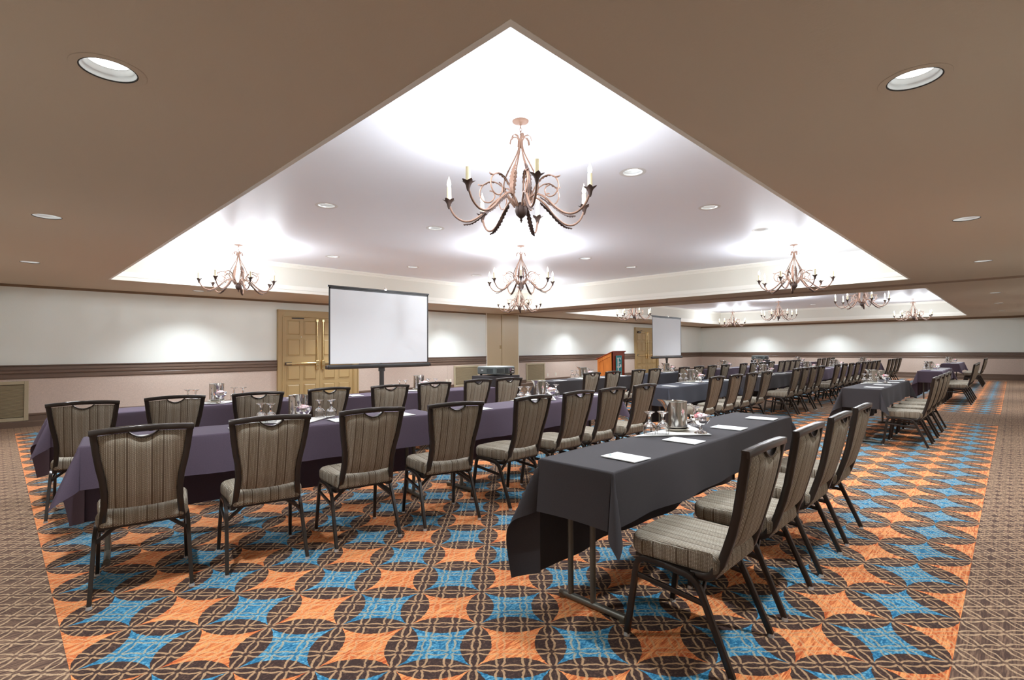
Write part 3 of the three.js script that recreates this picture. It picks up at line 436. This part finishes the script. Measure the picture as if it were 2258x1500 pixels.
// ------------------------------------------------------------------ tables, cloths and what stands on them
function clothGeo(L, W, dN, dF, dE, ph, flat) {       // flat: end (-1 left, 1 right) that abuts the next table and hangs without flare
  const R = 0.014, H = 0.766, ss = [], ts = [], push = (arr, half, d0, d1, top) => {
    const n0 = Math.round(d0 / 0.035), n1 = Math.round(d1 / 0.035);
    for (let i = 0; i < n0; i++) arr.push(-half - d0 + (d0 - 0.02) * i / n0); for (const e of [0.018, 0.01, 0.004]) arr.push(-half - e);
    for (let i = 0; i <= top; i++) arr.push(-half + 2 * half * i / top); for (const e of [0.004, 0.01, 0.018]) arr.push(half + e); for (let i = 1; i <= n1; i++) arr.push(half + 0.02 + (d1 - 0.02) * i / n1);
  };
  push(ss, L / 2, dE, dE, 40); push(ts, W / 2, dF, dN, 4);
  const arc = e => e < R * Math.PI / 2 ? [R * Math.sin(e / R), R * (1 - Math.cos(e / R))] : [R, R + e - R * Math.PI / 2];
  return grid(ss.length - 1, ts.length - 1, (a, b, i, j) => {
    const s = ss[i], t = ts[j], sx = Math.sign(s), sz = Math.sign(t), ex = Math.max(0, Math.abs(s) - L / 2), ez = Math.max(0, Math.abs(t) - W / 2);
    let x = Math.max(-L / 2, Math.min(L / 2, s)), z = Math.max(-W / 2, Math.min(W / 2, t)), y = H;
    if (ex > 0 && ez > 0) {
      const r = Math.hypot(ex, ez), th = Math.atan2(ez, ex), [o, d] = arc(r), k = Math.sin(2 * th), fl0 = sx === flat ? 0 : 1, fold = fl0 * 0.40 * d * k * k;
      const dd = Math.sqrt(Math.max(0, d * d - fold * fold)); x += sx * (o + fold) * Math.cos(th) + fl0 * sx * 0.06 * d * Math.cos(th); z += sz * (o + fold) * Math.sin(th); y -= dd;
    } else if (ex > 0) { const [o, d] = arc(ex); x += sx * (o + (sx === flat ? 0 : 0.1 * d + 0.012 * Math.sin(t * 9 + ph) * d / 0.25)); y -= d; }
    else if (ez > 0) { const [o, d] = arc(ez), fl = Math.min(1, (L / 2 - Math.abs(s)) / 0.3); z += sz * (o + 0.03 * d + fl * (0.013 * Math.sin(s * 5.1 + ph) + 0.008 * Math.sin(s * 11.7 + 2 * ph)) * Math.min(1.6, d / 0.22)); y -= d - 0.004 * Math.sin(s * 3.3 + ph) * fl; }
    else y += 0.0006 * Math.sin(s * 7 + ph) * Math.sin(t * 13);
    return [x, y, z, s, t];
  });
}
const goblet = (() => { // upside-down stemmed glass: rim on the table, foot in the air
  const out = [[0.036, 0.0], [0.0385, 0.03], [0.036, 0.055], [0.026, 0.074], [0.012, 0.08], [0.0075, 0.095], [0.007, 0.115], [0.012, 0.134], [0.033, 0.146], [0.034, 0.15], [0, 0.152]];
  const inn = [[0, 0.072], [0.02, 0.068], [0.033, 0.052], [0.0355, 0.03], [0.0332, 0.0]];
  return new THREE.LatheGeometry([...inn, ...out].map(p => new THREE.Vector2(p[0] * 1.12, p[1])), 12).toNonIndexed();
})(); goblet.computeVertexNormals();
const dishG = (() => { const g = new THREE.LatheGeometry([[0, 0.064], [0.03, 0.068], [0.048, 0.09], [0.056, 0.118], [0.06, 0.122], [0.058, 0.116], [0.052, 0.088], [0.034, 0.062], [0.012, 0.056], [0.008, 0.04], [0.011, 0.02], [0.034, 0.008], [0.038, 0.0], [0, 0.0]].map(p => new THREE.Vector2(p[0] * 1.12, p[1])), 14).toNonIndexed(); g.computeVertexNormals(); return g; })();
const pitcherG = { body: lathe([[0, 0.0], [0.07, 0.0], [0.074, 0.006], [0.074, 0.172], [0.076, 0.18], [0.073, 0.18], [0.07, 0.17], [0.07, 0.01], [0, 0.01]], 28),
  handle: tube([[0.07, 0.15, 0], [0.105, 0.155, 0], [0.127, 0.128, 0], [0.122, 0.085, 0], [0.1, 0.05, 0], [0.07, 0.038, 0]], 0.007, 20, 8),
  spout: (() => { const g = grid(8, 6, (a, t) => { const A = a * 2 - 1, w = 0.05 * (1 - Math.abs(A) * 0) * t; const tip = 0.062 * t * t; const y = 0.085 + 0.097 * t + 0.014 * t * (1 - Math.abs(A)); const x = -(0.0745 + tip * (1 - Math.abs(A)) - 0.0 - Math.abs(A) ** 2 * 0.022 * t); return [x, y, A * w]; }); return g; })() };
const candyG = { pink: [], red: [] }; for (let i = 0; i < 16; i++) { const a = i * 2.4, r = 0.041 * Math.sqrt((i + 0.4) / 16), g = new THREE.SphereGeometry(0.0125, 7, 5).scale(1, 0.75, 1).translate(r * Math.cos(a), 0.108 + 0.022 * (1 - r / 0.041) + (i % 3) * 0.004, r * Math.sin(a)); (i % 5 === 2 ? candyG.red : candyG.pink).push(g); }
const candyMat = new THREE.MeshStandardMaterial({ vertexColors: true, roughness: 0.5 });
const candyPile = (() => { const col = (gs, c) => gs.map(g => { const h = g.toNonIndexed(), n = h.attributes.position.count, a = new Float32Array(n * 3); for (let i = 0; i < n; i++) a.set([c.r, c.g, c.b], i * 3); h.setAttribute('color', new THREE.BufferAttribute(a, 3)); return h; }); return mergeGeometries([...col(candyG.pink, new THREE.Color(0xf6dadb)), ...col(candyG.red, new THREE.Color(0xe58a8c))]); })();
const napkinG = (() => {                       // square folded to a triangle: long side along the far table edge, point towards the sitters
  const f = (y, w) => grid(12, 8, (a, b) => { const lx = -0.44 + 0.75 * a, x = lx + (-0.03 - lx) * b, z = -0.2 + 0.34 * b; return [x, y + w * (0.5 + 0.5 * Math.sin(a * 7 + b * 4)), z]; });
  const lo = f(0.001, 0); const id = lo.index.array; for (let k = 0; k < id.length; k += 3) { const q = id[k]; id[k] = id[k + 1]; id[k + 1] = q; } lo.computeVertexNormals(); const hi = f(0.0035, 0.002); const idh = hi.index.array; return M([hi, lo]);
})();
const legProto = (() => { const g = new THREE.Group(); return g; })();
function makeTable(rowName, idx, cu, cv, L, deg, cloth, chairs, opt = {}) {
  const W = 0.445, turn = -deg * -1 * Math.PI / 180, where = `${ORD[idx]} table from left in ${rowName}`;
  const rot = turn, pos = P(cu, cv);
  const local = (x, z, y = 0) => new THREE.Vector3(x, y, z).applyAxisAngle(new THREE.Vector3(0, 1, 0), rot).add(pos);
  const t = thing('seminar_table', `narrow folding table with grey legs, ${where}`, 'table', pos, rot, 'narrow folding tables');
  part('tabletop', rb(L, 0.028, W, 0.01, 0, 0.745, 0, 1), MAT.tableTop, t);
  for (const s of [-1, 1]) {
    const x = s * (L / 2 - 0.13), lg = part('leg', [cyl(0.0155, 0.0155, 0.7, x, 0.385, -0.135, 12), cyl(0.0155, 0.0155, 0.7, x, 0.385, 0.01, 12), bx(0.05, 0.012, 0.36, x, 0.728, 0)], MAT.tableLeg, t);
    part('foot', [rod([x, 0.022, -0.205], [x, 0.022, 0.205], 0.018, 12), cyl(0.02, 0.02, 0.024, x, 0.012, -0.19, 10), cyl(0.02, 0.02, 0.024, x, 0.012, 0.19, 10)], MAT.tableLeg, lg);
  }
  const cg = clothGeo(L, W, opt.dN ?? 0.275, opt.dF ?? 0.62, opt.dE ?? 0.28, idx * 1.7 + rowName.length, opt.flat);
  const cm = cloth === 'black' ? MAT.clothBlack : cloth === 'purple' ? MAT.clothPurple : MAT.clothNavy;
  const c = single('tablecloth', cg, cm, `${cloth} cloth draped over ${where}`, 'tablecloth', 'dark tablecloths'); c.position.copy(pos); c.rotation.y = rot;
  const Y = 0.769, w = opt.water ?? 0.0;
  // folded white napkin with water service
  const onTable = (name, build, x, z, y, r, label, cat, grp) => { const o = thing(name, label, cat, local(x, z, y), rot + r, grp); build(o); return o; };
  onTable('napkin', o => part('folded_cloth', napkinG, MAT.napkin, o), w, 0, Y, 0, `white folded napkin under pitcher, ${where}`, 'napkin', 'white napkins');
  onTable('saucer', o => { part('dish', lathe([[0, 0.003], [0.055, 0.003], [0.085, 0.016], [0.088, 0.019], [0.08, 0.018], [0.055, 0.008], [0, 0.008]], 24), MAT.china, o); part('liner', new THREE.CylinderGeometry(0.078, 0.07, 0.012, 5, 1).translate(0.01, 0.018, 0), MAT.black, o); }, w - 0.03, -0.11, Y + 0.006, 0.4, `cream saucer with black liner, ${where}`, 'saucer', 'saucers');
  onTable('water_pitcher', o => { part('body', pitcherG.body, MAT.steel, o).material.side = THREE.DoubleSide; part('handle', pitcherG.handle, MAT.steel, o); part('spout', pitcherG.spout, MAT.steel, o); }, w - 0.03, -0.11, Y + 0.03, (opt.spin ?? 0) - Math.PI / 4, `stainless steel water pitcher on ${where}`, 'pitcher', 'steel water pitchers');
  const gl = [[-0.3, -0.165, 'left of pair before pitcher'], [-0.24, -0.1, 'right of pair before pitcher'], [0.16, -0.165, 'left of pair behind pitcher'], [0.235, -0.085, 'right of pair behind pitcher']];
  for (const [x, z, l] of gl) { const g = single('goblet', goblet, MAT.glass, `upturned goblet, ${l}, ${where}`, 'goblet', 'upturned goblets'); g.position.copy(local(w + x, z, Y + 0.0055)); }
  const dz = local(w - 0.036, 0.068, Y + 0.0065);
  const dg = single('candy_dish', dishG, MAT.glass, `stemmed glass candy dish on ${where}`, 'dish', 'glass candy dishes'); dg.position.copy(dz);
  const cn = single('candy_pile', candyPile, candyMat, `pink and white mints heaped in dish, ${where}`, 'candy'); cn.userData.kind = 'stuff'; cn.position.copy(dz);
  chairs.forEach((ch, k) => {
    const [u, v, dg2] = ch, rel = P(u, v).sub(pos).applyAxisAngle(new THREE.Vector3(0, 1, 0), -rot);
    putChair(u, v, dg2 ?? 0, `brown striped banquet chair, ${ORD[k]} from left at ${where}`);
    const px = [-1.03, -0.36, 0.35, 1.02][k] * L / 2.66 + (w > 0.1 && k === 2 ? 0.07 : 0), o = thing('notepad', `white notepad before ${ORD[k]} chair, ${where}`, 'notepad', local(px, 0.105, Y), rot + 0.04 * (k - 1.5), 'white notepads');
    part('sheets', bx(0.15, 0.004, 0.215, 0, 0.003, 0), MAT.paper, o); part('logo', bx(0.012, 0.0006, 0.012, -0.02, 0.0053, -0.085), MAT.teal, o);
  });
}
const rowOf = (us, v, d = 0) => us.map(u => [u, v, d]);
// front row
makeTable('nearest row', 0, 3.385, 1.585, 2.66, 0, 'black', rowOf([2.325, 2.98, 3.65, 4.3], 1.075));
makeTable('nearest row', 1, 9.87, 1.545, 2.62, 0, 'black', rowOf([8.82, 9.47, 10.13, 10.75], 1.06), { water: 0.18 });
makeTable('nearest row', 2, 16.95, 1.44, 2.62, 0, 'purple', rowOf([15.86, 16.42, 16.98, 17.52], 0.955), { water: -0.24 });
makeTable('nearest row', 3, 24.1, 1.56, 2.62, 0, 'purple', rowOf([23.02, 23.58, 24.14, 24.7], 1.0), { water: -0.16 });
// middle row
makeTable('middle row', 0, 1.63, 4.145, 2.48, -8.2, 'purple', [[0.62, 3.67, 10], [1.245, 3.56, 10], [1.88, 3.465, 9], [2.54, 3.33, 14]], { dF: 0.6, flat: 1, water: 0.15, spin: 2.2 });
makeTable('middle row', 1, 4.32, 3.83, 2.56, 0, 'purple', rowOf([3.265, 3.91, 4.48, 5.13], 3.27), { dF: 0.6, flat: -1, water: 0.16, spin: 0.6 });
makeTable('middle row', 2, 8.25, 3.85, 2.62, 0, 'navy', rowOf([7.22, 7.93, 8.6, 9.3], 3.33), { dF: 0.6, water: 0.18 });
makeTable('middle row', 3, 11.9, 3.83, 2.6, 0, 'black', rowOf([10.95, 11.55, 12.15, 12.75], 3.32), { dF: 0.6 });
makeTable('middle row', 4, 15.05, 3.8, 2.6, 0, 'purple', rowOf([13.98, 14.72, 15.45, 16.2], 3.28), { dF: 0.6 });
makeTable('middle row', 5, 17.95, 3.78, 2.6, 0, 'purple', rowOf([16.85, 17.55, 18.25, 18.95], 3.25), { dF: 0.6 });
makeTable('middle row', 6, 22.1, 3.8, 2.6, 0, 'purple', rowOf([20.95, 21.7, 22.45, 23.2], 3.26), { dF: 0.6 });
// back row
makeTable('row by screens', 0, 1.6, 6.31, 2.48, -2.2, 'purple', [[0.55, 5.66, 9], [1.17, 5.68, 6], [1.82, 5.52, 6], [2.53, 5.55, 2]], { dF: 0.6, flat: 1, water: 0.18, spin: 2.4 });
makeTable('row by screens', 1, 4.17, 5.97, 2.46, -6, 'purple', [[3.22, 5.4, 8], [3.86, 5.42, 8], [4.56, 5.43, 3], [5.12, 5.38, 7]], { dF: 0.6, flat: -1, water: 0.1, spin: 2.2 });
makeTable('row by screens', 2, 8.27, 6.03, 2.62, 0, 'black', rowOf([7.12, 7.76, 8.63, 9.25], 5.42), { dF: 0.6 });
makeTable('row by screens', 3, 11.6, 5.98, 2.62, 0, 'navy', rowOf([10.42, 11.14, 11.85, 12.62], 5.37), { dF: 0.6 });
makeTable('row by screens', 4, 15.0, 5.95, 2.6, 0, 'purple', rowOf([13.78, 14.5, 15.2, 15.95], 5.36), { dF: 0.6 });
makeTable('row by screens', 5, 17.85, 5.95, 2.4, 0, 'purple', rowOf([16.85, 17.4, 17.95, 18.5], 5.36), { dF: 0.6 });
makeTable('row by screens', 6, 22.2, 5.95, 2.6, 0, 'purple', rowOf([21.1, 21.75, 22.4, 23.05], 5.36), { dF: 0.6 });
// ------------------------------------------------------------------ projection screens
function makeScreen(u0, u1, v, yb, yt, label) {
  const w = u1 - u0, g = thing('projection_screen', label, 'screen', P((u0 + u1) / 2, v, 0));
  const tilt = 0;
  const sh = part('screen_sheet', bx(w - 0.06, yt - yb - 0.09, 0.004, 0, (yt + yb) / 2 - 0.005, 0.0), MAT.screen, g);
  part('black_border', [bx(0.026, yt - yb - 0.06, 0.003, -w / 2 + 0.02, (yt + yb) / 2, 0.003), bx(0.026, yt - yb - 0.06, 0.003, w / 2 - 0.02, (yt + yb) / 2, 0.003), bx(w - 0.02, 0.03, 0.003, 0, yt - 0.045, 0.003)], MAT.screenBlack, sh);
  part('top_bar', rb(w + 0.02, 0.03, 0.03, 0.006, 0, yt - 0.015, 0, 2), MAT.screenBlack, g);
  part('hook', [new THREE.TorusGeometry(0.022, 0.005, 6, 14).translate(0.06, yt + 0.018, 0), rb(0.04, 0.03, 0.036, 0.006, 0.06, yt - 0.005, 0.004, 1)], MAT.steel, g);
  const c = part('roller_case', rb(w + 0.05, 0.075, 0.07, 0.03, 0, yb - 0.012, 0, 4), MAT.screenBlack, g);
  part('end_cap', [cyl(0.034, 0.034, 0.02, 0, 0, 0, 14).rotateZ(Math.PI / 2).translate(-w / 2 - 0.03, yb - 0.012, 0), cyl(0.034, 0.034, 0.02, 0, 0, 0, 14).rotateZ(Math.PI / 2).translate(w / 2 + 0.03, yb - 0.012, 0)], MAT.darkMetal, c);
  part('pole', [sweep([[0, 0.12, -0.02], [0, yb + 0.02, -0.02]], 0.075, 0.04, [1, 0, 0]), sweep([[0, yb - 0.02, -0.02], [0, yb - 0.06, -0.02], [0, yb - 0.11, -0.02]], 0.11, 0.045, [1, 0, 0]), sweep([[0, yb, -0.03], [0, yt + 0.0, -0.03]], 0.03, 0.02, [1, 0, 0])], MAT.screenBlack, g);
  for (let k = 0; k < 3; k++) { const a = k * 2 * Math.PI / 3 + 0.5; part('leg', sweep([[0.03 * Math.cos(a), 0.34, -0.02 + 0.03 * Math.sin(a)], [0.45 * Math.cos(a), 0.012, -0.02 + 0.45 * Math.sin(a)]], 0.024, 0.02, [0, 1, 0.1]), MAT.screenBlack, g); }
}
makeScreen(3.87, 5.9, 8.1, 1.075, 2.435, 'large white tripod projection screen before the first door');
makeScreen(14.49, 16.45, 8.1, 1.065, 2.39, 'smaller, farther white projection screen right of the second door');
// ------------------------------------------------------------------ projectors on draped carts
function makeProjector(u, v, cartLabel, projLabel) {
  const c = thing('projector_cart', cartLabel, 'cart', P(u, v, 0));
  part('shelf', rb(0.68, 0.03, 0.42, 0.008, 0, 0.885, 0, 1), MAT.black, c);
  const drape = []; const n = 60, per = []; const hw = 0.35, hd = 0.215; for (let i = 0; i < n; i++) { const a = i / n * 4, s = Math.floor(a), f = a - s, q = [[-hw, -hd], [hw, -hd], [hw, hd], [-hw, hd]], p0 = q[s], p1 = q[(s + 1) % 4]; per.push([p0[0] + (p1[0] - p0[0]) * f, p0[1] + (p1[1] - p0[1]) * f]); } per.push(per[0]);
  part('drape', [grid(n, 6, (a, t, i) => { const [x, z] = per[i], k = 1 + 0.03 * t + 0.025 * t * Math.sin(i * 1.9); return [x * k, 0.905 - 0.88 * t, z * k]; }), bx(hw * 2, 0.004, hd * 2, 0, 0.904, 0)], MAT.clothBlack, c);
  for (const sx of [-1, 1]) for (const sz of [-1, 1]) { const l = part('leg', rod([sx * 0.3, 0.05, sz * 0.17], [sx * 0.3, 0.88, sz * 0.17], 0.014), MAT.darkMetal, c); part('caster', new THREE.CylinderGeometry(0.025, 0.025, 0.02, 12).rotateZ(Math.PI / 2).translate(sx * 0.3, 0.025, sz * 0.17), MAT.black, l); }
  const p = thing('projector', projLabel, 'projector', P(u + 0.02, v + 0.02, 0.907));
  part('housing', rb(0.45, 0.125, 0.46, 0.018, 0, 0.085, 0, 3), MAT.projector, p);
  part('lid', rb(0.43, 0.012, 0.44, 0.005, 0, 0.148, 0, 2), MAT.projectorTop, p);
  part('foot', [cyl(0.018, 0.02, 0.024, -0.18, 0.012, -0.18, 10), cyl(0.018, 0.02, 0.024, 0.18, 0.012, -0.18, 10), cyl(0.018, 0.02, 0.024, -0.18, 0.012, 0.18, 10), cyl(0.018, 0.02, 0.024, 0.18, 0.012, 0.18, 10)], MAT.black, p);
  for (let k = 0; k < 7; k++) part('vent_slot', [rb(0.012, 0.07, 0.006, 0.002, -0.19 + k * 0.022, 0.085, 0.231, 1), rb(0.006, 0.07, 0.014, 0.002, -0.226, 0.085, 0.02 + k * 0.022, 1)], MAT.vent, p);
  part('vent_panel', [rb(0.08, 0.085, 0.006, 0.003, 0.02, 0.085, 0.231, 1)], MAT.vent, p);
  part('connector_panel', [rb(0.1, 0.085, 0.006, 0.003, 0.15, 0.08, 0.231, 1)], MAT.darkMetal, p);
  part('indicator', [bx(0.008, 0.045, 0.004, 0.105, 0.1, 0.235)], std(0xb070b0), p);
  part('socket', [bx(0.02, 0.02, 0.004, 0.15, 0.105, 0.236), bx(0.02, 0.02, 0.004, 0.18, 0.1, 0.236), bx(0.05, 0.016, 0.004, 0.16, 0.06, 0.236)], MAT.ringWhite, p);
  part('badge', bx(0.004, 0.02, 0.05, -0.228, 0.09, -0.1), MAT.projectorTop, p);
  part('lens', [cyl(0.06, 0.06, 0.05, 0, 0, 0, 20).rotateX(Math.PI / 2).translate(0, 0.085, -0.24)], MAT.black, p);
}
makeProjector(5.94, 6.24, 'black draped projector cart in the aisle behind the last row', 'grey projector on the nearer draped cart, by the pocket panels');
makeProjector(19.62, 6.6, 'black draped projector cart far off, before the far wall', 'grey projector on the farther cart, against the far wall rail');
// ------------------------------------------------------------------ lectern
{
  const u0 = 12.1, u1 = 12.73, v0 = 8.0, v1 = 8.5, g = thing('lectern', 'orange wooden lectern with slanted top and teal sign', 'lectern', P((u0 + u1) / 2, (v0 + v1) / 2, 0));
  const w = u1 - u0, d = v1 - v0, hF = 1.245, hB = 1.04;
  const uvM = gg => { const p = gg.attributes.position, n = gg.attributes.normal, uv = gg.attributes.uv; for (let i = 0; i < p.count; i++) uv.setXY(i, (Math.abs(n.getX(i)) > 0.5 ? p.getZ(i) : p.getX(i)) * 1.4, p.getY(i) * 0.9); return gg; };
  const sideShape = new THREE.Shape(); sideShape.moveTo(-d / 2, 0.06); sideShape.lineTo(d / 2, 0.06); sideShape.lineTo(d / 2, hF); sideShape.lineTo(-d / 2, hB); sideShape.closePath();
  const ins = new THREE.Path(); ins.moveTo(-d / 2 + 0.07, 0.16); ins.lineTo(d / 2 - 0.07, 0.16); ins.lineTo(d / 2 - 0.07, hF - 0.12); ins.lineTo(-d / 2 + 0.07, hB - 0.07); ins.closePath();
  for (const s of [-1, 1]) {
    const fs = sideShape.clone(); fs.holes = [ins];
    const fr = new THREE.ExtrudeGeometry(fs, { depth: 0.022, bevelEnabled: false }); fr.rotateY(-Math.PI / 2).translate(s * w / 2 + (s > 0 ? 0 : 0.022), 0, 0);
    const side = part('side_panel', uvM(fr), MAT.wood, g);
    const is = new THREE.Shape(); is.moveTo(-d / 2 + 0.06, 0.15); is.lineTo(d / 2 - 0.06, 0.15); is.lineTo(d / 2 - 0.06, hF - 0.1); is.lineTo(-d / 2 + 0.06, hB - 0.06); is.closePath();
    const ig = new THREE.ExtrudeGeometry(is, { depth: 0.008, bevelEnabled: false }); ig.rotateY(-Math.PI / 2).translate(s * (w / 2 - 0.016) + (s > 0 ? 0 : 0.008), 0, 0); part('inset', uvM(ig), MAT.wood, side);
  }
  const fz = d / 2;
  const front = part('front_panel', [uvM(bx(0.07, hF - 0.06, 0.022, -w / 2 + 0.035, (hF + 0.06) / 2, fz - 0.011)), uvM(bx(0.07, hF - 0.06, 0.022, w / 2 - 0.035, (hF + 0.06) / 2, fz - 0.011)), uvM(bx(w - 0.14, 0.12, 0.022, 0, hF - 0.06, fz - 0.011)), uvM(bx(w - 0.14, 0.1, 0.022, 0, 0.11, fz - 0.011)), uvM(bx(w - 0.14, hF - 0.28, 0.012, 0, hF / 2 + 0.02, fz - 0.016))], MAT.woodRed, g);
  const tl = Math.hypot(d + 0.06, hF - hB), ta = Math.atan2(hF - hB, d);
  part('reading_top', rb(w + 0.05, 0.022, tl + 0.02, 0.006, 0, 0, 0, 1).rotateX(-ta).translate(0, (hF + hB) / 2 + 0.012, 0), MAT.woodRed, g);
  part('plinth', uvM(bx(w + 0.03, 0.06, d + 0.03, 0, 0.03, 0)), MAT.woodRed, g);
  const sg = thing('lectern_sign', 'teal sign with white letters E and L on the lectern front', 'sign', P((u0 + u1) / 2, v0 - 0.002, 0.85));
  part('plate', rb(0.3, 0.6, 0.012, 0.004, 0, 0, 0.006, 1), MAT.teal, sg);
  part('border', [bx(0.28, 0.008, 0.003, 0, 0.285, 0.0125), bx(0.28, 0.008, 0.003, 0, -0.285, 0.0125), bx(0.008, 0.57, 0.003, -0.136, 0, 0.0125), bx(0.008, 0.57, 0.003, 0.136, 0, 0.0125)], MAT.tealLight, sg);
  const font = await new FontLoader().loadAsync('fonts/droid/droid_serif_bold.typeface.json');
  const letter = (ch, size, x, y) => { const t = new TextGeometry(ch, { font, size, depth: 0.004, curveSegments: 4, bevelEnabled: false }); t.computeBoundingBox(); const b = t.boundingBox; t.translate(x - (b.min.x + b.max.x) / 2, y - (b.min.y + b.max.y) / 2, 0.0125); return t; };
  part('letter', letter('E', 0.27, -0.0, 0.105), MAT.signWhite, sg); part('letter', letter('L', 0.25, 0.0, -0.145), MAT.signWhite, sg);
  const sw = new THREE.Shape(); sw.moveTo(0, 0.07); sw.quadraticCurveTo(0.07, 0.05, 0.05, -0.01); sw.quadraticCurveTo(0.03, -0.06, -0.03, -0.05); sw.quadraticCurveTo(0.02, -0.02, 0, 0.07);
  part('leaf_mark', new THREE.ExtrudeGeometry(sw, { depth: 0.004, bevelEnabled: false, curveSegments: 6 }).translate(0.03, 0.0, 0.0128), MAT.signWhite, sg);
}
// ------------------------------------------------------------------ small things
{
  const b = thing('bag', 'small dark bag on the floor under the farthest table at right', 'bag', P(23.75, 1.62, 0));
  part('body', new THREE.SphereGeometry(0.17, 16, 10).scale(1.1, 0.85, 0.7).translate(0, 0.144, 0), MAT.black, b); part('strap', tube([[-0.1, 0.25, 0], [-0.05, 0.34, 0], [0.05, 0.34, 0], [0.1, 0.25, 0]], 0.01, 14, 6), MAT.black, b);
}
renderer.render(scene, camera);
